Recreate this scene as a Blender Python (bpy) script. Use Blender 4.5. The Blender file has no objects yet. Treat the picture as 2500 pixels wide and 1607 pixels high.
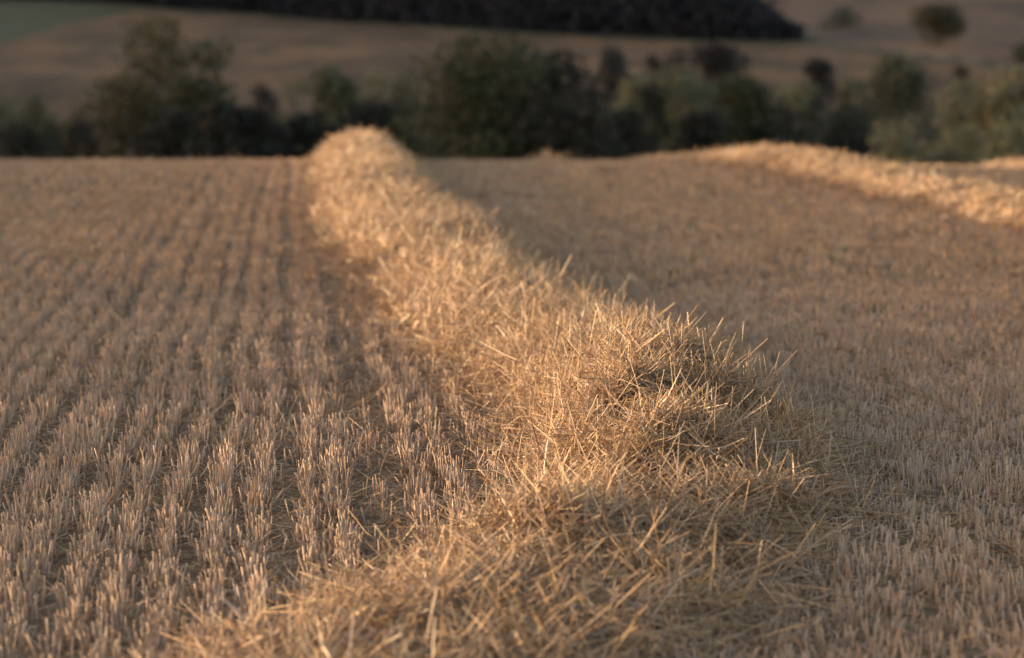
import bpy, math
import numpy as np
from mathutils import Vector

rng = np.random.default_rng(11)
S = bpy.context.scene
C = S.collection

# ------------------------------------------------------------------ camera, sky, sun, exposure
F = 5903.0                       # focal length in photo pixels (85 mm on 36 mm, 2500 px wide)
CAMZ = 1.44
HOR = 118.0                      # photo row of the level line
PITCH = math.atan((803.5 - HOR) / F)
cam_d = bpy.data.cameras.new('camera'); cam = bpy.data.objects.new('camera', cam_d); C.objects.link(cam)
cam.location = (0, 0, CAMZ); cam.rotation_euler = (math.pi / 2 - PITCH, 0, 0)
cam_d.lens = 85; cam_d.sensor_width = 36; cam_d.clip_start = 0.1; cam_d.clip_end = 6000
cam_d.dof.use_dof = True; cam_d.dof.focus_distance = 7.9; cam_d.dof.aperture_fstop = 2.45
cam_d.dof.aperture_blades = 0
S.camera = cam

SUN_EL = math.radians(3.0)
SUN_AHEAD = math.radians(6.0)    # sun stands left, slightly ahead of the camera
to_sun = Vector((-math.cos(SUN_EL) * math.cos(SUN_AHEAD), math.cos(SUN_EL) * math.sin(SUN_AHEAD), math.sin(SUN_EL)))
sun_d = bpy.data.lights.new('sun', 'SUN'); sun = bpy.data.objects.new('sun', sun_d); C.objects.link(sun)
sun.rotation_euler = to_sun.to_track_quat('Z', 'Y').to_euler(); sun.location = (0, 0, 50)
sun_d.energy = 2.0; sun_d.angle = math.radians(0.6); sun_d.color = (1.0, 0.82, 0.54)

W = bpy.data.worlds.new('World'); S.world = W; W.use_nodes = True
wn = W.node_tree; wn.nodes.clear()
sky = wn.nodes.new('ShaderNodeTexSky'); sky.sky_type = 'NISHITA'; sky.sun_disc = False
sky.sun_elevation = SUN_EL; sky.sun_rotation = math.atan2(to_sun.x, to_sun.y)
sky.air_density = 1.0; sky.dust_density = 2.5; sky.ozone_density = 1.0
bg = wn.nodes.new('ShaderNodeBackground'); bg.inputs[1].default_value = 0.15
wo = wn.nodes.new('ShaderNodeOutputWorld')
wn.links.new(sky.outputs[0], bg.inputs[0]); wn.links.new(bg.outputs[0], wo.inputs[0])

S.view_settings.view_transform = 'Standard'; S.view_settings.look = 'None'
S.view_settings.gamma = 1; S.view_settings.use_curve_mapping = False
S.view_settings.exposure = 2.63
S.cycles.use_denoising = True
S.cycles.max_bounces = 5; S.cycles.diffuse_bounces = 3; S.cycles.glossy_bounces = 2
S.cycles.transmission_bounces = 2

# ------------------------------------------------------------------ helpers
def noise(x, y, scale, seed, octaves=3):
    r = np.random.default_rng(seed); out = 0; a = 1.0; tot = 0
    for o in range(octaves):
        for k in range(4):
            t = r.uniform(0, 2 * np.pi); p = r.uniform(0, 2 * np.pi); f = 2 * np.pi / scale * r.uniform(.7, 1.4) * 2 ** o
            out = out + a * np.sin((x * np.cos(t) + y * np.sin(t)) * f + p)
        tot += a * 2.3; a *= .5
    return out / tot

def sstep(t):
    t = np.clip(t, 0, 1); return t * t * (3 - 2 * t)

PROF_Y = [-600, 40, 50, 60, 100, 150, 230, 300, 400, 600, 900, 1600, 4000]
PROF_Z = [0, -.517, -1.6, -2.9, -6.8, -9.6, -10.2, -8.2, -3, 8, 27, 70, 150]
def terrain(x, y):
    x = np.asarray(x, float); y = np.asarray(y, float)
    near = -.00236 * np.clip(y - 25.2, 0, 14.8) ** 2
    far = np.interp(y, PROF_Y[1:], PROF_Z[1:])
    z = np.where(y < 40, near, far)
    w = 1 - sstep((y - 24) / 10)
    z = z + w * (.022 * noise(x, y, 5.5, 3, 2)) - w * .045 * np.exp(-((y - 14.2 - .25 * x) / 1.1) ** 2)
    z = z - .02 * np.clip(x - 2.5, 0, 8) * sstep((y - 10) / 16) * (y < 60)
    z = z + sstep((y - 80) / 80) * noise(x, y, 160, 5, 2) * np.clip((y - 80) / 300, 0, 1) * .45
    # unseen rise added left of the valley to shade its trees and hillside
    s = .25 * y + 70
    z = z + 32 * sstep((-x - s) / 130) * sstep((y - 85) / 60)
    return z

def pix_dir(dx, dy):             # a place in the 2396-wide view -> direction from the camera
    px, py = dx * 2500 / 2396., dy * 2500 / 2396.
    a = (px - 1250) / F; b = -(py - 803.5) / F
    c, s = math.cos(PITCH), math.sin(PITCH)
    return np.array([a, c + b * s, -s + b * c])

def at(dx, dy, D):
    d = pix_dir(dx, dy); return np.array([0, 0, CAMZ]) + d / d[1] * D

def on_hill(dx, dy):
    d = pix_dir(dx, dy); d = d / d[1]
    ys = np.arange(240., 1500., 2.)
    z = CAMZ + d[2] * ys; t = terrain(d[0] * ys, ys)
    i = np.argmax(t > z)
    return d[0] * ys[i], ys[i]

def mat(name, base, rough=.75, spec=.3, attr=False, var=0., var_scale=3., bump=0., bump_scale=40., second=None, transl=0., stretch=None):
    m = bpy.data.materials.new(name); m.use_nodes = True
    n = m.node_tree; p = n.nodes['Principled BSDF']; L = n.links.new
    p.inputs['Roughness'].default_value = rough; p.inputs['Specular IOR Level'].default_value = spec
    if attr:
        a = n.nodes.new('ShaderNodeAttribute'); a.attribute_name = 'tint'; col = a.outputs['Color']
    else:
        a = n.nodes.new('ShaderNodeRGB'); a.outputs[0].default_value = (*base, 1); col = a.outputs[0]
    geo = n.nodes.new('ShaderNodeNewGeometry')
    if second is not None:
        t = n.nodes.new('ShaderNodeTexNoise'); t.inputs['Scale'].default_value = second[1]; t.inputs['Detail'].default_value = 6
        t.inputs['Roughness'].default_value = .65
        if stretch:
            mp = n.nodes.new('ShaderNodeMapping'); mp.inputs['Rotation'].default_value = (0, 0, math.radians(stretch[0])); mp.inputs['Scale'].default_value = (1, stretch[1], 1)
            L(geo.outputs['Position'], mp.inputs[0]); L(mp.outputs[0], t.inputs['Vector'])
        else:
            L(geo.outputs['Position'], t.inputs['Vector'])
        cr = n.nodes.new('ShaderNodeMapRange'); cr.inputs[1].default_value = .38; cr.inputs[2].default_value = .62
        L(t.outputs[0], cr.inputs[0])
        mx = n.nodes.new('ShaderNodeMix'); mx.data_type = 'RGBA'
        L(cr.outputs[0], mx.inputs[0]); L(col, mx.inputs[6]); mx.inputs[7].default_value = (*second[0], 1); col = mx.outputs[2]
    if var:
        t = n.nodes.new('ShaderNodeTexNoise'); t.inputs['Scale'].default_value = var_scale; t.inputs['Detail'].default_value = 5
        L(geo.outputs['Position'], t.inputs['Vector'])
        r = n.nodes.new('ShaderNodeMapRange'); r.inputs[1].default_value = .3; r.inputs[2].default_value = .7
        r.inputs[3].default_value = 1 - var; r.inputs[4].default_value = 1 + var; L(t.outputs[0], r.inputs[0])
        v = n.nodes.new('ShaderNodeVectorMath'); v.operation = 'SCALE'; L(col, v.inputs[0]); L(r.outputs[0], v.inputs['Scale']); col = v.outputs[0]
    L(col, p.inputs['Base Color'])
    if bump:
        t = n.nodes.new('ShaderNodeTexNoise'); t.inputs['Scale'].default_value = bump_scale; t.inputs['Detail'].default_value = 6
        L(geo.outputs['Position'], t.inputs['Vector'])
        b = n.nodes.new('ShaderNodeBump'); b.inputs['Strength'].default_value = 1; b.inputs['Distance'].default_value = bump
        L(t.outputs[0], b.inputs['Height']); L(b.outputs[0], p.inputs['Normal'])
    if transl:
        tr = n.nodes.new('ShaderNodeBsdfTranslucent'); L(col, tr.inputs[0])
        ms = n.nodes.new('ShaderNodeMixShader'); ms.inputs[0].default_value = transl
        L(p.outputs[0], ms.inputs[1]); L(tr.outputs[0], ms.inputs[2]); L(ms.outputs[0], n.nodes['Material Output'].inputs[0])
    return m

def mesh(name, V, Fq, m, tint=None, smooth=True):
    """V (n,3); Fq (k,3|4) or a list of such arrays"""
    if not isinstance(Fq, list): Fq = [Fq]
    me = bpy.data.meshes.new(name)
    loops = np.concatenate([f.ravel() for f in Fq]).astype(np.int32)
    sizes = np.concatenate([np.full(len(f), f.shape[1]) for f in Fq]).astype(np.int32)
    starts = np.concatenate([[0], np.cumsum(sizes)[:-1]]).astype(np.int32)
    me.vertices.add(len(V)); me.vertices.foreach_set('co', np.asarray(V, np.float32).ravel())
    me.loops.add(len(loops)); me.loops.foreach_set('vertex_index', loops)
    me.polygons.add(len(sizes)); me.polygons.foreach_set('loop_start', starts)
    me.polygons.foreach_set('use_smooth', np.full(len(sizes), smooth, bool))
    me.update(calc_edges=True)
    if tint is not None:
        a = me.color_attributes.new('tint', 'FLOAT_COLOR', 'POINT')
        a.data.foreach_set('color', np.concatenate([tint, np.ones((len(tint), 1))], 1).astype(np.float32).ravel())
    me.materials.append(m)
    return me

def obj(name, me, parent=None, **props):
    o = bpy.data.objects.new(name, me); C.objects.link(o)
    if parent is not None: o.parent = parent
    for k, v in props.items(): o[k] = v
    return o

def empty(name, loc, **props):
    o = obj(name, None, **props); o.location = [float(c) for c in loc]; return o

def unit(v): return v / np.maximum(np.linalg.norm(v, axis=-1, keepdims=True), 1e-9)

def tubes(P0, dirs, length, rad, seg=2, sides=3, bend=.0, tint=None, taper=1., cap=False, flat=1., droop=0.):
    """N stalks as thin tubes -> (V, faces list, tint per vertex)"""
    N = len(P0)
    d = unit(dirs); r = unit(rng.normal(size=(N, 3)))
    u = unit(np.cross(d, r)); v = np.cross(d, u)
    t = np.linspace(0, 1, seg + 1)
    b = (np.asarray(bend) * np.ones(N))[:, None, None]
    Cn = P0[:, None] + d[:, None] * (t[None, :, None] * length[:, None, None])
    Cn = Cn + u[:, None] * (b * length[:, None, None] * (t ** 2)[None, :, None])
    if np.any(droop):
        Cn[:, :, 2] -= (np.asarray(droop) * np.ones(N))[:, None] * length[:, None] * t[None, :] ** 2
    R = rad[:, None] * (1 + (taper - 1) * t[None])
    th = np.arange(sides) * 2 * np.pi / sides
    if sides == 2:
        off = np.stack([v, -v], 1)
    else:
        off = np.cos(th)[None, :, None] * u[:, None] * flat + np.sin(th)[None, :, None] * v[:, None]
    V = Cn[:, :, None] + R[:, :, None, None] * off[:, None]
    ring = sides
    base = np.arange(N) * ((seg + 1) * ring)
    f = []
    for s in range(seg):
        rg = range(sides) if sides > 2 else range(1)
        for k in rg:
            k2 = (k + 1) % sides
            f.append(np.stack([base + s * ring + k, base + s * ring + k2, base + (s + 1) * ring + k2, base + (s + 1) * ring + k], 1))
    faces = [np.concatenate(f)]
    if cap: faces.append(np.stack([base + seg * ring + k for k in range(sides)], 1))
    tv = None
    if tint is not None: tv = np.repeat(tint, (seg + 1) * ring, axis=0)
    return V.reshape(-1, 3), faces, tv

def join(parts):
    V, F3, F4, F5, T, n = [], [], [], [], [], 0
    groups = {}
    for v, fs, t in parts:
        V.append(v); T.append(t)
        for f in fs: groups.setdefault(f.shape[1], []).append(f + n)
        n += len(v)
    return np.concatenate(V), [np.concatenate(g) for g in groups.values()], np.concatenate(T)

STRAW = np.array([[.50, .37, .215], [.55, .42, .26], [.45, .31, .17], [.40, .285, .17], [.56, .42, .20], [.47, .38, .28], [.36, .24, .135], [.38, .225, .115]])
def straw_tint(n, w=(3, 3, 2, 1.5, 1.2, 2, 1, 1.3), mul=1.):
    w = np.array(w, float); w /= w.sum()
    c = STRAW[rng.choice(len(w), n, p=w)] * [1.07, .92, .955]
    return np.clip(c * rng.uniform(.78, 1.15, (n, 1)) * mul, 0, .8)

M_soil = mat('field_soil', (.115, .074, .045), .95, .1, var=.35, var_scale=9, bump=.012, bump_scale=30, second=((.22, .15, .095), 22))
M_straw = mat('straw', (.5, .4, .2), .48, .45, attr=True, var=.10, var_scale=60, transl=.12)
M_stub = mat('stubble_stems', (.5, .4, .2), .6, .3, attr=True, var=.2, var_scale=2.2, transl=.08)
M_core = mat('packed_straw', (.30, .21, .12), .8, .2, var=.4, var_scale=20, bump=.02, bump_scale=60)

# ------------------------------------------------------------------ terrain
def grid(name, xs, ys, m, keep=None, **props):
    X, Y = np.meshgrid(xs, ys); Z = terrain(X, Y)
    V = np.stack([X, Y, Z], -1).reshape(-1, 3)
    nx, ny = len(xs), len(ys)
    i = (np.arange(ny - 1)[:, None] * nx + np.arange(nx - 1)[None]).ravel()
    q = np.stack([i, i + 1, i + 1 + nx, i + nx], 1)
    if keep is not None:
        cx = V[q, 0].mean(1); cy = V[q, 1].mean(1)
        q = q[keep(cx, cy)]
    used = np.unique(q); remap = -np.ones(len(V), int); remap[used] = np.arange(len(used))
    return obj(name, mesh(name, V[used], remap[q], m), **props)

def spread(a, b, near, n):       # growing steps from a to b
    return a + (b - a) * (np.linspace(0, 1, n) ** near)
xs = np.unique(np.concatenate([-spread(14, 1500, 3, 30)[::-1], np.arange(-14, 14.01, .28), spread(14, 1500, 3, 30)]).round(3))
ys = np.unique(np.concatenate([np.linspace(-500, -10, 12), np.arange(-10, 4, 1.), np.arange(4, 48, .28), np.arange(48, 76, 1.)]).round(3))
grid('stubble_field', xs, ys, M_soil, kind='structure')
ys2 = np.unique(np.concatenate([np.arange(75, 240, 5.), [240]]))
xs2 = np.unique(np.concatenate([-spread(160, 1500, 2, 25)[::-1], np.arange(-160, 160.1, 4.), spread(160, 1500, 2, 25)]))
M_valley = mat('valley_grass', (.06, .065, .035), .9, .1, var=.3, var_scale=.15, second=((.09, .075, .045), .1))
grid('valley_ground', xs2, ys2, M_valley, kind='structure')

# hillside: parcels meet along lines that lie on the ground
M_brown = mat('harvested_hill', (.165, .090, .052), .95, .05, var=.22, var_scale=.02, second=((.075, .048, .033), .075), stretch=(-35, .35))
M_pink = mat('bare_hill', (.175, .098, .062), .95, .05, var=.25, var_scale=.03, second=((.085, .055, .045), .06), stretch=(35, .4))
M_green = mat('green_crop', (.062, .056, .030), .9, .1, var=.15, var_scale=.05)
M_verge = mat('grass_verge', (.048, .048, .028), .9, .1, var=.3, var_scale=.08)
M_sunpatch = mat('painted_sun_stubble', (.24, .155, .10), .95, .05, var=.2, var_scale=.1)  # paler colour paints a sunlit patch onto the hillside stubble
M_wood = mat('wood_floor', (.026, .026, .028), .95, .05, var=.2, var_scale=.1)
def line(pts):
    P = sorted(on_hill(x, y) for x, y in pts)
    return np.array(P)
L_wood = line([(-250, 6), (0, -4), (300, 14), (600, 34), (900, 56), (1200, 76), (1500, 89), (1700, 96), (1860, 97), (1960, 104), (2150, 130), (2396, 162), (2700, 205)])
L_green = line([(-300, 190), (-100, 135), (0, 104), (80, 80), (170, 56), (260, 36), (330, 26), (420, 24)])
edge = on_hill(1850, 97)[0]
def wood_y(x): return np.interp(x, L_wood[:, 0], L_wood[:, 1])
def parcel(cx, cy):
    p = np.zeros(len(cx), int)                                    # 0 brown
    wy = wood_y(cx)
    p[cy > wy - 12] = 3                                            # verge strip
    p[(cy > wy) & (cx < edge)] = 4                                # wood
    p[(cy > wy + 6) & (cx >= edge)] = 1
    o = np.argsort(L_green[:, 1])
    p[(cx < np.interp(cy, L_green[o, 1], L_green[o, 0])) & (cy > L_green[:, 1].min()) & (cy <= wy)] = 2
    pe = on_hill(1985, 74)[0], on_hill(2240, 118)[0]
    p[(cx > pe[0]) & (cx < pe[1]) & (cy > wy + 6) & (cy < wy + 6 + 14 * (pe[1] - cx) / (pe[1] - pe[0]))] = 5  # 5 painted sun patch, tapering to the right
    return p
xs3 = np.unique(np.concatenate([-spread(200, 2500, 2, 30)[::-1], np.arange(-200, 250.1, 3.), spread(250, 2500, 2, 30)]))
ys3 = np.unique(np.concatenate([np.arange(240, 760, 3.), spread(760, 4500, 2, 50)]))
for k, (nm, m) in enumerate([('harvested_hillside', M_brown), ('bare_hillside', M_pink), ('green_hillside', M_green), ('grass_track', M_verge), ('woodland_floor', M_wood), ('painted_sun_strip', M_sunpatch)]):
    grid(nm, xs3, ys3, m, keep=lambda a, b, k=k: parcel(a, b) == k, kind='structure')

# ------------------------------------------------------------------ stubble
SL = -.0915
PATH = np.array([  # y, centre x, half width, height
    [4.3, -.60, .34, .0], [5.0, -.38, .42, .015], [5.6, -.06, .54, .04], [6.1, .15, .50, .06], [6.6, .33, .46, .08], [7.0, .46, .46, .10], [7.4, .54, .47, .15],
    [8.1, .53, .49, .24], [8.8, .48, .47, .23], [9.6, .40, .47, .19], [10.8, .20, .50, .16], [12.6, -.09, .54, .15], [15.0, -.39, .53, .18],
    [18.0, -.84, .60, .21], [23.0, -1.30, .58, .22], [29.0, -1.80, .54, .26], [33.5, -2.10, .58, .30], [36.5, -2.33, .60, .22], [40, -2.65, .6, .24], [48, -3.5, .6, .3]])
def path(y, P): return [np.interp(y, P[:, 0], P[:, k]) for k in (1, 2, 3)]
yy = np.array([-14., -4, 4, 6.0, 6.5, 7.3, 9, 12, 16, 20, 24, 28, 32, 36, 42, 52])
PL = np.stack([yy, -6.1 + SL * 1.1 * (yy - 7.5), np.full(len(yy), .62), [.12, .12, .12, .12, .14, .21, .275, .30, .33, .31, .32, .31, .30, .30, .26, .2]], 1)  # unseen left windrow, heights set so it shades the stubble
yy = np.array([4., 10, 16, 18, 20, 22, 24, 26, 28, 30, 32, 34.5, 37])
PR = np.stack([yy, 4.42 - .125 * (yy - 20), np.full(len(yy), .58), [.2, .2, .2, .2, .15, .14, .12, .14, .19, .18, .10, .02, .0]], 1)
yy = np.array([14., 22, 28, 32, 35, 38, 44])
PT = np.stack([yy, 10.9 - .125 * (yy - 20), np.full(len(yy), .66), [.14, .14, .15, .15, .16, .16, .12]], 1)

def inside(x, y, P, k=.8):
    c, w, h = path(y, P); return (np.abs(x - c) < w * k) & (y > P[0, 0] - .2) & (y < P[-1, 0])

def stubble(y0, y1, tuft_step, per, seg, sides, rad, cap, hmul=1., fade0=0., fade1=0.):
    parts = []
    D, X = [], []
    hw = .212 * y1 + 1.3
    rows = np.arange(-int(hw / .125) - 30, int(hw / .125) + 30)
    for r in rows:
        n = int((y1 - y0) / tuft_step)
        y = np.sort(rng.uniform(y0, y1, n))
        # uneven drilling: rows wander and some stand closer together
        off = .008 * math.sin(r * 2.4) + .006 * math.sin(r * 1.1 + 1)
        if r % 7 == 2: off += .022
        if r % 5 == 3: off -= .0
        x = r * .125 + off + SL * (y - 7) + .035 * noise(r * .125 + 0 * y, y, 4.5, 22, 2) + .016 * noise(y, r * 3.7 + 0 * y, 1.1, 21, 3)
        keep = np.abs(x) < .212 * y + 1.2
        # thin spots
        keep &= noise(x, y * .6, .5, 31 + r % 3, 2) * .9 + rng.uniform(-1, .8, n) < 1.2
        D.append(y[keep]); X.append(x[keep])
    y = np.concatenate(D); x = np.concatenate(X)
    keep = ~(inside(x, y, PATH, .72) | inside(x, y, PR, .7) | inside(x, y, PT, .7))
    # neighbouring density steps blend into one another
    keep &= (rng.uniform(size=len(x)) < np.where(fade0 > 0, (y - y0) / max(fade0, 1e-6), 1)) & (rng.uniform(size=len(x)) < np.where(fade1 > 0, (y1 - y) / max(fade1, 1e-6), 1))
    x, y = x[keep], y[keep]
    # the marked gap of the wheel track left of the windrow
    g = x - (-.54 + SL * (y - 8.4)); keep = (np.abs(g) > .068) | (rng.uniform(size=len(x)) < .12)
    x, y = x[keep], y[keep]
    nt = len(x)
    th = .078 * hmul * (1 + .13 * noise(x, y, 1.9, 41, 2)) * rng.uniform(.86, 1.12, nt)
    rs = x > path(y, PATH)[0]; th *= np.where(rs, .85, 1.)
    x = x + rs * rng.normal(0, .03, nt)
    tl = rng.normal(0, .10, (nt, 2)); tc = straw_tint(nt, mul=.84) * [1.08, 1.09, 1.22]
    idx = np.repeat(np.arange(nt), rng.poisson(per, nt).clip(1))
    n = len(idx)
    j = rng.normal(0, 1, (n, 2)) * [.0195, .024]
    j[rng.uniform(size=n) < .10] *= 2.6
    px, py = x[idx] + j[:, 0], y[idx] + j[:, 1]
    P0 = np.stack([px, py, terrain(px, py) - .006], 1)
    dr = np.stack([tl[idx, 0] + j[:, 0] * 2.2 + rng.normal(0, .09, n), tl[idx, 1] + j[:, 1] * 1.5 + rng.normal(0, .09, n), np.ones(n)], 1)
    brk = rng.uniform(size=n) < .12; dr[brk, :2] += rng.normal(0, .9, (brk.sum(), 2))
    Ln = th[idx] * rng.uniform(.6, 1.12, n) * np.where(rng.uniform(size=n) < .12, rng.uniform(.4, .8, n), 1)
    tint = tc[idx] * .55 + .45 * straw_tint(n, mul=.84) * [1.08, 1.09, 1.22]
    return tubes(P0, dr, Ln, rad * rng.uniform(.7, 1.25, n), seg, sides, rng.normal(0, .04, n), tint, 1.05, cap)

parts = [stubble(4.6, 10.5, .0165, 3.4, 1, 4, .0023, True, 1., 0, 3),
         stubble(7.5, 16, .018, 3.5, 1, 3, .0025, True, 1., 3, 4),
         stubble(12, 25, .034, 4.6, 1, 2, .0040, False, 1., 3, 5),
         stubble(20, 40, .064, 3.6, 1, 2, .0070, False, 1.0, 5, 0)]
V, Fs, T = join(parts)
obj('wheat_stubble', mesh('wheat_stubble', V, Fs, M_stub, T), kind='stuff',
    label='short cut wheat stubble standing in rows over the whole field', category='stubble')
print('stubble faces', sum(len(f) for f in Fs))

# chaff and broken straw lying between the rows
def litter(y0, y1, dens, ln, rad, seg):
    n = int(dens * (.212 * (y1 ** 2 - y0 ** 2) + 3.2 * (y1 - y0)))
    y = np.sqrt(rng.uniform(y0 ** 2, y1 ** 2, n)); x = rng.uniform(-1, 1, n) * (.212 * y + 1.6)
    az = rng.uniform(0, 2 * np.pi, n)
    z = terrain(x, y) + rng.uniform(.002, .028, n)
    d = np.stack([np.cos(az), np.sin(az), rng.normal(0, .35, n)], 1)
    L = ln * np.clip(rng.lognormal(-.1, .5, n), .2, 2.2)
    t = straw_tint(n, (1, 1, 2, 3, .6, 2.5, 3, 1), .78)
    return tubes(np.stack([x, y, z], 1), d, L, rad * rng.uniform(.5, 1.3, n), seg, 2 if seg > 1 else 2, rng.normal(0, .16, n), t, .6)
parts = [litter(4.6, 12.5, 2100, .05, .0016, 1), litter(4.6, 12.5, 450, .08, .0016, 2), litter(12.5, 24, 500, .08, .0028, 1), litter(24, 40, 160, .10, .005, 1)]
# longer straws strewn beside the windrow
n = 3800
y = 4.6 + (rng.uniform(0, 1, n) ** 1.7) * 30; c, w, h = path(y, PATH)
side = np.where(rng.uniform(size=n) < .5, -1, 1)
x = c + side * w * (1 + np.abs(rng.normal(0, .28, n)) * .9 - .15)
z = terrain(x, y) + rng.uniform(.01, .11, n) * np.clip(1.7 - np.abs(x - c) / w * .8, .25, 1)
az = rng.uniform(0, 2 * np.pi, n); L = rng.uniform(.08, .34, n)
d = np.stack([np.cos(az), np.sin(az), rng.normal(0, .14, n)], 1)
parts.append(tubes(np.stack([x, y, z], 1) - d * L[:, None] * .5, d, L, rng.uniform(.0011, .0022, n), 3, 3, rng.normal(0, .07, n), straw_tint(n, mul=.92), .8))
V, Fs, T = join(parts)
obj('straw_litter', mesh('straw_litter', V, Fs, M_stub, T), kind='stuff',
    label='loose broken straw and chaff lying flat between the stubble rows', category='straw')
print('litter faces', sum(len(f) for f in Fs))

# ------------------------------------------------------------------ windrows
def wsurf(y, u, P, seed):
    """point on the heap: u in -1..1 across"""
    c, w, h = path(y, P)
    c = c + .05 * noise(y, 0 * y, 2.2, seed, 2); w = w * (1 + .10 * noise(y, 0 * y + 4, 1.7, seed + 1, 2))
    prof = np.clip(1 - np.abs(u) ** 2.3, 0, 1) ** .85
    x = c + u * w
    lump = 1 + .09 * noise(x * 1.3, y, 1.5, seed + 2, 2) + .20 * noise(x, y, .42, seed + 3, 2)
    # the near end is tumbled: humps with hollows between them
    rough = 1 + .30 * noise(x + 3, y, .62, seed + 5, 1) * (1 - sstep((y - 8) / 3))
    lump = lump * np.clip(rough, .25, 1.7) * (1 + .16 * noise(x, y * 1.2, .9, seed + 6, 2) * sstep((y - 9) / 4))
    z = terrain(x, y) + .03 * (1 - u ** 4) + h * prof * lump + .01
    if seed == 100: z = z + .10 * np.exp(-((x - .08) / .20) ** 2 - ((y - 6.5) / .16) ** 2) - .07 * np.exp(-((x - .40) / .16) ** 2 - ((y - 6.35) / .13) ** 2)
    return np.stack([x, y, z], -1)

def windrow(name, P, seed, bands, thing, protr=.06, show=None):
    y0, y1 = P[0, 0], P[-1, 0]
    # packed body under the loose straw
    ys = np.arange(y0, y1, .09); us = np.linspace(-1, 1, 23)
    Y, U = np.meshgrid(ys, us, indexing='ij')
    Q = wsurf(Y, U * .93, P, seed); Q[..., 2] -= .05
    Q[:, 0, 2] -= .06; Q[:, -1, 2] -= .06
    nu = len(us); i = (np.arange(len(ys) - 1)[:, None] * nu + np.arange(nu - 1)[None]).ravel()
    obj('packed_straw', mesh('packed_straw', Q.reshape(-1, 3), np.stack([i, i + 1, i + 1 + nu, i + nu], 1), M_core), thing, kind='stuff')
    parts = []
    for (a, b, dens, rad, ln, seg, sides) in bands:
        n = int(dens * (b - a) * 2 * .8)
        y = rng.uniform(a, b, n); u = np.clip(rng.uniform(-1.08, 1.08, n), -1.1, 1.1)
        p = wsurf(y, np.clip(u, -1, 1), P, seed)
        p[:, 0] += np.where(np.abs(u) > 1, np.sign(u) * rng.exponential(.06, n), 0)
        e = .02
        du = (wsurf(y, np.clip(u + e, -1, 1), P, seed) - wsurf(y, np.clip(u - e, -1, 1), P, seed))
        dy = (wsurf(y + e, np.clip(u, -1, 1), P, seed) - wsurf(y - e, np.clip(u, -1, 1), P, seed))
        du = unit(du + [1e-6, 0, 0]); dy = unit(dy); nr = unit(np.cross(du, dy))
        # locks of straw share a direction
        az = np.pi * noise(p[:, 0], p[:, 1], .6, seed + 7, 2) + rng.normal(0, 1.5, n)
        tilt = rng.normal(.05, .24, n)
        st = rng.uniform(size=n) < protr
        tilt[st] = np.abs(rng.normal(.55, .30, st.sum()))
        d = unit(du * np.cos(az)[:, None] + dy * np.sin(az)[:, None] + nr * np.tan(np.clip(tilt, -1.1, 1.1))[:, None])
        L = ln * rng.uniform(.35, 1.15, n)
        L[st] *= rng.uniform(.3, .8, st.sum())
        depth = rng.uniform(-.06, .015, n)
        p0 = p + nr * depth[:, None] - d * (L * np.where(st, .2, .5))[:, None]
        tint = straw_tint(n, mul=.86) * np.where(rng.uniform(size=(n, 1)) < .07, 1.3, 1.) * (1 + .12 * noise(p[:, 0], p[:, 1], .7, seed + 9, 2))[:, None]
        rr = rad * rng.uniform(.55, 1.2, n)
        parts.append(tubes(p0, d, L, rr, seg, sides, rng.normal(0, .045, n), tint, .75))
        if rad < .003:           # crushed and split pieces: flat, curling blades
            k = rng.choice(n, int(n * .45), replace=False)
            parts.append(tubes(p[k] + nr[k] * rng.uniform(-.03, .03, (len(k), 1)), d[k] + rng.normal(0, .5, (len(k), 3)), L[k] * rng.uniform(.25, .6, len(k)),
                               rng.uniform(.0014, .0036, len(k)), 2, 2, rng.normal(0, .28, len(k)), tint[k] * rng.uniform(.7, 1.1, (len(k), 1)), .4))
    if name == 'main':           # scraggy stalks standing out of the ridge farther back
        n = 2800; y = 7.5 + rng.uniform(0, 1, n) ** 1.4 * 23; u = rng.uniform(-.7, .95, n); p = wsurf(y, u, P, seed)
        d = np.stack([rng.normal(.15, .55, n), rng.normal(0, .4, n), rng.uniform(.4, 1.3, n)], 1)
        parts.append(tubes(p - unit(d) * .04, d, rng.uniform(.08, .24, n), rng.uniform(.0014, .0024, n), 1, 3, 0., straw_tint(n), .7))
    V, Fs, T = join(parts)
    print(name, 'faces', sum(len(f) for f in Fs))
    obj('loose_straw', mesh('loose_straw', V, Fs, M_straw, T), thing, kind='stuff')

def origin(P, k):
    return 0, 0, 0
main = empty('straw_windrow', (0, 0, 0), label='long loose golden straw windrow running from the near right foreground to the crest', category='windrow', group='straw windrows on the stubble field')
windrow('main', PATH, 100, [(4.3, 7.2, 4600, .0018, .38, 2, 3), (7.2, 11.5, 6000, .0018, .36, 2, 3), (11.5, 18, 5200, .0027, .38, 1, 2), (18, 28, 3200, .0034, .38, 1, 2), (28, 41, 1900, .0046, .40, 1, 2)], main, .075)
right = empty('straw_windrow', (0, 0, 0), label='straw windrow crossing the upper right of the stubble field, bright on its whole side', category='windrow', group='straw windrows on the stubble field')
windrow('right', PR, 200, [(9, 18, 500, .006, .36, 1, 2), (18, 37, 2600, .0038, .36, 1, 2)], right, .08)
third = empty('straw_windrow', (0, 0, 0), label='farthest straw windrow, only its tip showing at the right edge on the crest', category='windrow', group='straw windrows on the stubble field')
windrow('third', PT, 300, [(26, 44, 700, .0065, .36, 1, 2)], third, .08)
left = empty('straw_windrow', (0, 0, 0), label='unseen straw windrow left of the view, parallel to the long one, set to shade the stubble', category='windrow', group='straw windrows on the stubble field')
windrow('left', PL, 400, [(-14, 5, 200, .007, .36, 1, 2), (5, 52, 450, .0075, .34, 1, 2)], left, .05)

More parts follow.
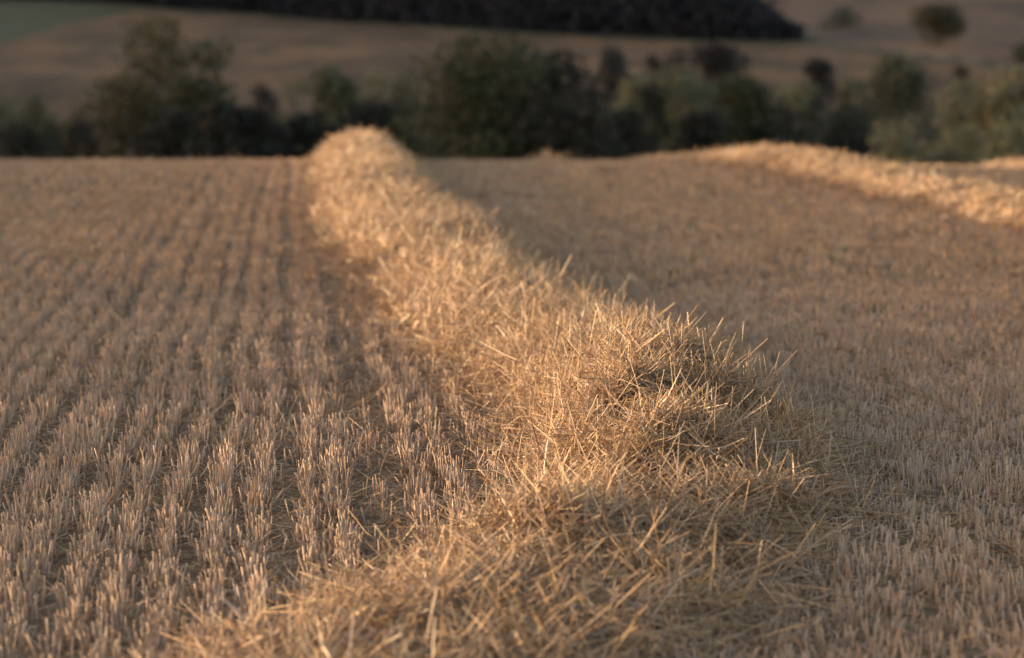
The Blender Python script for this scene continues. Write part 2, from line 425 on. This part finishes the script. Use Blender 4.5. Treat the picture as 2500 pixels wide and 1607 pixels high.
# 300 stalks of the near heap that stand out singly
n = 292
y = np.concatenate([rng.uniform(5.6, 7.4, 90), rng.uniform(7.4, 9.6, 140), rng.uniform(9.6, 14, n - 230)])
u = rng.uniform(-.85, .95, n)
p = wsurf(y, u, PATH, 100)
d = np.stack([rng.normal(.0, .55, n) + u * .35, rng.normal(0, .35, n), rng.uniform(.35, 1.3, n)], 1)
fl = rng.uniform(size=n) < .35; d[fl, 2] *= .3
L = rng.uniform(.10, .28, n)
rad = rng.uniform(.0011, .0018, n)
tt = straw_tint(n, (3, 4, 2, .8, 2.5, 2, .5, .4), 1.05)
# a few traced ones: foot and tip in the view, with the distance of the heap there
traced = [((1368, 950), (1352, 765), 8.6), ((1695, 1280), (1703, 1105), 7.2), ((1760, 1200), (1842, 1065), 7.4), ((1640, 1010), (1724, 805), 9.4), ((1590, 900), (1612, 765), 10.3), ((1440, 740), (1465, 640), 12.3),
          ((985, 1375), (888, 1230), 6.1), ((960, 1395), (775, 1315), 5.9)]
def make_stalk(p0, d, L, r, col, seed, parent=None):
    v, f, t = tubes(np.zeros((1, 3)), d[None], np.array([L]), np.array([r]), 4, 5, np.array([rng.normal(0, .09)]), col[None], .6, True)
    o = obj('straw_stalk', mesh('straw_stalk', v, f, M_straw, t), parent or main); o.location = p0
    return o
for k in range(n):
    make_stalk(p[k] - unit(d[k]) * .04, d[k], L[k], rad[k], tt[k], k)
for (a, b, D) in traced:
    A, B = at(*a, D), at(*b, D - .05)
    make_stalk(A - (B - A) * .2, B - A, float(np.linalg.norm(B - A)) * 1.2, .0021, np.array([.58, .44, .24]), 0)
# the kinked yellow stalk leaning out of the right flank
A, B, K = at(1885, 1098, 7.5), at(1968, 1122, 7.5), at(1945, 1235, 7.5)
make_stalk(A, B - A, float(np.linalg.norm(B - A)), .0016, np.array([.60, .42, .16]), 0)
make_stalk(B, K - B, float(np.linalg.norm(K - B)), .0012, np.array([.45, .40, .2]), 0)

A, B = at(2133, 452, 24), at(2131, 382, 24)
make_stalk(A, B - A, float(np.linalg.norm(B - A)), .003, np.array([.5, .4, .25]), 0, right)

# ------------------------------------------------------------------ small low heap on the crest, weeds
hp = empty('straw_heap', (.55, 36.2, float(terrain(.55, 36.2))), label='small wisp of straw left on the crest right of the long windrow', category='straw')
n = 700
q = rng.normal(0, 1, (n, 3)) * [.17, .2, .0]; q[:, 2] = .07 * np.exp(-(q[:, 0] / .3) ** 2) * rng.uniform(.2, 1.2, n)
V, Fs, T = tubes(q, np.stack([rng.normal(0, 1, n), rng.normal(0, 1, n), rng.normal(.2, .3, n)], 1), rng.uniform(.08, .2, n), np.full(n, .004), 1, 3, 0., straw_tint(n), 1)
obj('loose_straw', mesh('loose_straw', V, Fs, M_straw, T), hp, kind='stuff')

M_weed = mat('weed_leaf', (.06, .09, .03), .6, .3, transl=.2)
def weed_mesh():
    n = 26; az = rng.uniform(0, 2 * np.pi, n)
    d = np.stack([np.cos(az), np.sin(az), rng.uniform(.2, 1.2, n)], 1)
    v, f, _ = tubes(np.zeros((n, 3)), d, rng.uniform(.05, .12, n), np.full(n, .012), 3, 2, 0., None, .3, droop=.3)
    return mesh('leaves', v, f, M_weed)
wm = weed_mesh()
for i, (dx, dy, lb) in enumerate([(1982, 592, 'small green weed in the stubble below the right windrow'), (1958, 615, 'green weed close beside another, below the right windrow'), (1575, 640, 'dark green weed right of the long windrow, in its shade'),
                                  (2052, 752, 'green weed in the middle of the right hand stubble'), (2200, 605, 'small weed in the stubble near the right edge'), (2290, 682, 'low weed farthest to the right in the stubble'),
                                  (1690, 560, 'small weed above the middle of the right hand stubble'), (265, 700, 'little green weed between the stubble rows on the left')]):
    py = dy * 2500 / 2396.; D = CAMZ / ((py - HOR) / F) * 1.0
    q = at(dx, dy, D)
    t = empty('small_weed', (q[0], q[1], float(terrain(q[0], q[1]))), label=lb, category='weed', group='small weeds among the stubble')
    o = obj('leaves', wm, t); t.rotation_euler = (0, 0, i * 1.3); t.scale = (1, 1, 1.1)

# ------------------------------------------------------------------ trees
M_bark = mat('tree_bark', (.11, .09, .075), .9, .1, var=.3, var_scale=2)
M_palebark = mat('pale_bark', (.26, .22, .19), .9, .1, var=.2, var_scale=2)
M_leaf = mat('tree_leaves', (.06, .07, .03), .7, .2, attr=True, transl=.2)
M_twood = mat('woodland_leaves', (.05, .05, .05), .9, .1, attr=True)
def leaves(cent, size, col, var=.22):
    n = len(cent)
    a = unit(rng.normal(size=(n, 3))); b = unit(np.cross(a, unit(rng.normal(size=(n, 3)))))
    s = size * rng.uniform(.6, 1.3, (n, 1))
    V = np.stack([cent - a * s, cent + b * s * .6, cent + a * s, cent - b * s * .6], 1)
    f = np.arange(n * 4).reshape(n, 4)
    t = np.asarray(col)[None] * 1.2 * rng.uniform(1 - var, 1 + var, (n, 1)) * rng.uniform(.9, 1.1, (n, 3))
    return V.reshape(-1, 3), [f], np.repeat(np.clip(t, .004, 1), 4, 0)

def crown_points(W, H, n, lobes, seed, fill=.5, elong=1.):
    r = np.random.default_rng(seed)
    # lobes of foliage spread through an egg-shaped crown, leaving uneven gaps
    L = []
    for k in range(lobes):
        h = r.uniform(.12, .93); wr = math.sqrt(max(.05, 1 - ((h - .40) / .60) ** 2)) * (1.12 - .42 * h)
        ang = r.uniform(0, 2 * np.pi); rad = math.sqrt(r.uniform(0, 1)) * wr * .66
        sz = r.uniform(.19, .34) * (1.1 - .35 * h)
        L.append((rad * math.cos(ang) * W / 2, rad * math.sin(ang) * W / 2, h * H, sz * W * .9, sz * min(W, H) * elong))
    L.append((0, 0, H * .84, W * .2, H * .15)); L.append((W * .04, 0, H * .45, W * .36, H * .34))
    vol = np.array([l[3] ** 2 for l in L]); ids = r.choice(len(L), n, p=vol / vol.sum()); L = np.array(L)[ids]
    d = unit(r.normal(size=(n, 3))); rr = (fill + (1 - fill) * r.uniform(size=n) ** .6)[:, None]
    q = L[:, :3] + d * rr * np.stack([L[:, 3], L[:, 3], L[:, 4]], 1)
    q += r.normal(0, .03 * W, (n, 3)) * (r.uniform(size=(n, 1)) < .25)
    lo, hi = np.percentile(q[:, 0], [1.5, 98.5]); q[:, :2] *= W / (hi - lo); q[:, 0] -= (lo + hi) / 2 * W / (hi - lo)
    q[:, 2] *= H / np.percentile(q[:, 2], 99)
    return q

def tree(name, x0, x1, top, D, col, label, cat='tree', group='trees along the valley', dens=1., lobes=11, trunk=None, base=None, lean=0., elong=1., cut=0., pale=False):
    A = at(x0, top, D); B = at(x1, top, D)
    W = B[0] - A[0]; cx = (A[0] + B[0]) / 2
    gz = float(terrain(cx, D)) if base is None else base
    Htot = A[2] - gz
    if name in ('far_tree', 'round_tree', 'round_bush'): W *= 1.1; cut = max(0, 1 - W * 1.5 / Htot)
    t = empty(name, (cx, D, gz), label=label, category=cat, group=group)
    ch = Htot * (1 - cut); seed = int(rng.integers(1e6))
    n = int(np.clip(W * ch * 58 * dens, 1300, 10000))
    q = crown_points(W, ch, n, lobes, seed, elong=elong)
    q[:, 2] += Htot - ch
    q[:, 2] = np.where(q[:, 2] > Htot * 1.03, Htot * .9, np.maximum(q[:, 2], .1))
    size = max(.11, min(.25, W * .048))
    V, Fs, T = leaves(q, size, col)
    # limbs
    r = np.random.default_rng(seed + 1); K = 9
    tw = W * .035 + .08
    P = [np.zeros((1, 3))]; d = [np.array([[lean, 0, 1.]])]; Ls = [Htot * .8]; R = [tw]
    for k in range(K):
        h = Htot * (cut * .8 + .12 + .5 * k / K)
        an = r.uniform(0, 2 * np.pi); P.append(np.array([[lean * h, 0, h]])); d.append(np.array([[math.cos(an), math.sin(an) * .8, r.uniform(.7, 1.4)]]))
        Ls.append(W * r.uniform(.3, .45)); R.append(tw * .45)
    v, f, _ = tubes(np.concatenate(P), np.concatenate(d), np.array(Ls), np.array(R), 4, 6, rng.normal(0, .07, K + 1), None, .25)
    obj('trunk', mesh('trunk', v, f, M_palebark if pale else M_bark), t)
    obj('crown', mesh('crown', V, Fs, M_leaf, T), t)
    return t

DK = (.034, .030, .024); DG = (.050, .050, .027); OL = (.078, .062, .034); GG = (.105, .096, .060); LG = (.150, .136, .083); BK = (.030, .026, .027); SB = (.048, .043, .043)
tree('bushy_tree', -70, 62, 212, 170, GG, 'grey green bushy tree cut by the left edge')
tree('dark_bush', 40, 150, 228, 165, DG, 'dark green round bush between the left edge tree and the tall tree')
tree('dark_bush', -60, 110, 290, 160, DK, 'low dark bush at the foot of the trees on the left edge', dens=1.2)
tree('small_tree', 150, 225, 262, 168, DK, 'narrow dark bush just left of the tall pale trunk')
tree('tall_tree', 195, 480, 48, 175, OL, 'tallest airy olive tree with a pale leaning trunk, standing on the left', dens=.75, lobes=16, cut=.18, lean=.1, pale=True)
tree('leafy_tree', 385, 562, 104, 178, DG, 'dark green tree right of the tallest airy tree, lower by a head', dens=.75, lobes=13, cut=.05)
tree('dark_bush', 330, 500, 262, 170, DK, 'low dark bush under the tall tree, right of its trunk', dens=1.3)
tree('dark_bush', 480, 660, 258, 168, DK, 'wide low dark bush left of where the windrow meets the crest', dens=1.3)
tree('bushy_tree', 20, 130, 236, 188, GG, 'grey green tree showing over the dark bush on the left')
tree('dark_bush', 420, 600, 236, 166, DK, 'dark bush filling the gap right of the two tall left trees', dens=1.2)
tree('round_bush', 574, 652, 200, 262, BK, 'small nearly black round bush on the edge of the far field', group='bushes on the far fields')
tree('bushy_tree', 640, 735, 184, 190, GG, 'grey green tree right of the small black round bush')
tree('willow_tree', 700, 850, 160, 200, GG, 'pale grey green willow behind the head of the windrow', dens=.9)
tree('willow_tree', 810, 930, 172, 205, LG, 'palest willow just left of the great dark tree', dens=.9)
tree('leafy_tree', 880, 1000, 178, 198, GG, 'green tree touching the left side of the great dark tree')
tree('dark_bush', 640, 800, 268, 175, DK, 'dark bush directly left of the windrow head', dens=1.3)
tree('dark_bush', 780, 990, 240, 176, DK, 'dark bush directly behind the windrow head', dens=1.3)
tree('great_tree', 960, 1330, 93, 165, DG, 'great broad dark tree in the middle of the valley', dens=1.1, lobes=20)
tree('leafy_tree', 1180, 1425, 130, 168, DK, 'dark tree grown into the right side of the great dark tree', dens=1.1, lobes=16)
tree('far_tree', 1380, 1475, 114, 262, SB, 'slate dark tree on the far field, first right of the great tree', group='bushes on the far fields')
tree('far_tree', 1508, 1550, 130, 262, BK, 'smallest slim dark tree in the row on the far field', group='bushes on the far fields')
tree('far_tree', 1550, 1630, 116, 260, SB, 'dark tree second from right in the row on the far field', group='bushes on the far fields')
tree('far_tree', 1625, 1775, 104, 255, BK, 'largest near black tree of the row on the far field', group='bushes on the far fields', dens=1.2)
tree('willow_tree', 1408, 1540, 178, 215, LG, 'pale willow right of the great dark tree', dens=.9)
tree('dark_tree', 1455, 1570, 200, 180, DK, 'dark tree in front of the pale willow right of the great tree', dens=1.2)
tree('willow_tree', 1540, 1700, 186, 210, GG, 'grey green willow in the middle of the right hand trees', dens=.9)
tree('leafy_tree', 1655, 1835, 182, 178, DG, 'green topped dark tree beneath the largest far field tree', dens=1.1, lobes=14)
tree('dark_bush', 1520, 1700, 262, 172, DK, 'low dark bush behind the left end of the right windrow', dens=1.3)
tree('willow_tree', 1800, 1925, 198, 215, LG, 'pale bush beneath the black round tree on the right', dens=.9)
tree('round_tree', 1872, 1958, 141, 258, BK, 'nearly black round tree standing alone on the far field', group='bushes on the far fields', dens=1.3)
tree('dark_bush', 1800, 1960, 268, 174, DK, 'dark bush behind the top of the right windrow', dens=1.3)
tree('leafy_tree', 1925, 2050, 190, 212, GG, 'grey green tree left of the large rounded tree')
tree('rounded_tree', 1995, 2215, 141, 188, (.078, .074, .050), 'large rounded grey green tree with a dark right side', dens=1.2, lobes=14)
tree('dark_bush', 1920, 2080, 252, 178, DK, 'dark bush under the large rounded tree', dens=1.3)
tree('round_bush', 2226, 2277, 155, 300, BK, 'tiny black bush at the lower edge of the far field on the right', group='bushes on the far fields')
tree('willow_tree', 2200, 2345, 192, 150, LG, 'tall pale green willow right of the rounded tree', dens=1., lobes=14)
tree('willow_tree', 2270, 2480, 168, 145, LG, 'pale green willow cut by the right edge', dens=1., lobes=15)
tree('pale_bush', 2030, 2175, 288, 120, LG, 'pale green bush just beyond the crest on the right', dens=1.2)
tree('pale_bush', 2130, 2330, 300, 122, LG, 'low pale bush spreading behind the dip in the right windrow', dens=1.2)
tree('pale_bush', 2290, 2500, 262, 118, LG, 'pale bush at the right edge above the farthest windrow', dens=1.2)
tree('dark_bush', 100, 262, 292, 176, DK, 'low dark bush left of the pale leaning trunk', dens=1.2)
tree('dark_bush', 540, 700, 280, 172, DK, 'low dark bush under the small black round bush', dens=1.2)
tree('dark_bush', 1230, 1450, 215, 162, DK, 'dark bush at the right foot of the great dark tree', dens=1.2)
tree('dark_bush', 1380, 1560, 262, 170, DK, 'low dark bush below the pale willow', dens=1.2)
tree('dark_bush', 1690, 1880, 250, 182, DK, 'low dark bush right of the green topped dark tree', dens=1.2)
tree('leafy_tree', 740, 900, 196, 208, GG, 'soft grey green tree between the willows behind the windrow head')
tree('leafy_tree', 1440, 1640, 160, 225, GG, 'green tree below the slim dark far tree')
# on the hillside itself: foot given by a place on the ground
def hill_tree(x0, x1, top, foot, col, label, name='hill_tree', **k):
    gx, gy = on_hill((x0 + x1) / 2, foot)
    tree(name, x0, x1, top, gy, col, label, group='trees on the hillside', **k)
hill_tree(2140, 2255, 10, 108, (.060, .052, .034), 'solitary round tree on the bare hillside at the upper right', dens=1.3, lobes=20, name='lone_tree')
hill_tree(2374, 2450, 98, 145, DG, 'dark tree on the hillside cut by the right edge', dens=.8)
hill_tree(1925, 2015, 14, 66, (.085, .075, .055), 'faint brown bush on the hillside right of the dark wood', dens=.5, name='hill_bush')

# the dark wood along the top: a far mass of trees
n = 60000
x = rng.uniform(on_hill(-330, 8)[0] - 30, edge + 3, n)
dep = rng.uniform(0, 1, n) ** 1.6 * 70
y = wood_y(x) + 3 + dep
top = 12 + 3.5 * noise(x, y, 26, 77, 2) + 2.2 * noise(x, y, 9, 78, 2)
top = top * np.clip((edge + 5 - x) / 16, .25, 1)
z = terrain(x, y) + top * rng.uniform(0, 1, n) ** .75
V, Fs, T = leaves(np.stack([x, y, z], 1), .8, (.026, .027, .036), .15)
nt = 500
tx = rng.uniform(x.min(), edge, nt); ty = wood_y(tx) + 3 + rng.uniform(0, 30, nt)
v2, f2, t2 = tubes(np.stack([tx, ty, terrain(tx, ty)], 1), np.tile([0, 0, 1.], (nt, 1)), np.full(nt, 9.), np.full(nt, .2), 1, 4, 0., np.tile([[.03, .029, .032]], (nt, 1)), .6)
V, Fs, T = join([(V, Fs, T), (v2, f2, t2)])
obj('dark_wood', mesh('dark_wood', V, Fs, M_twood, T), kind='stuff', label='dark wood stretching along the hillside at the top', category='wood')
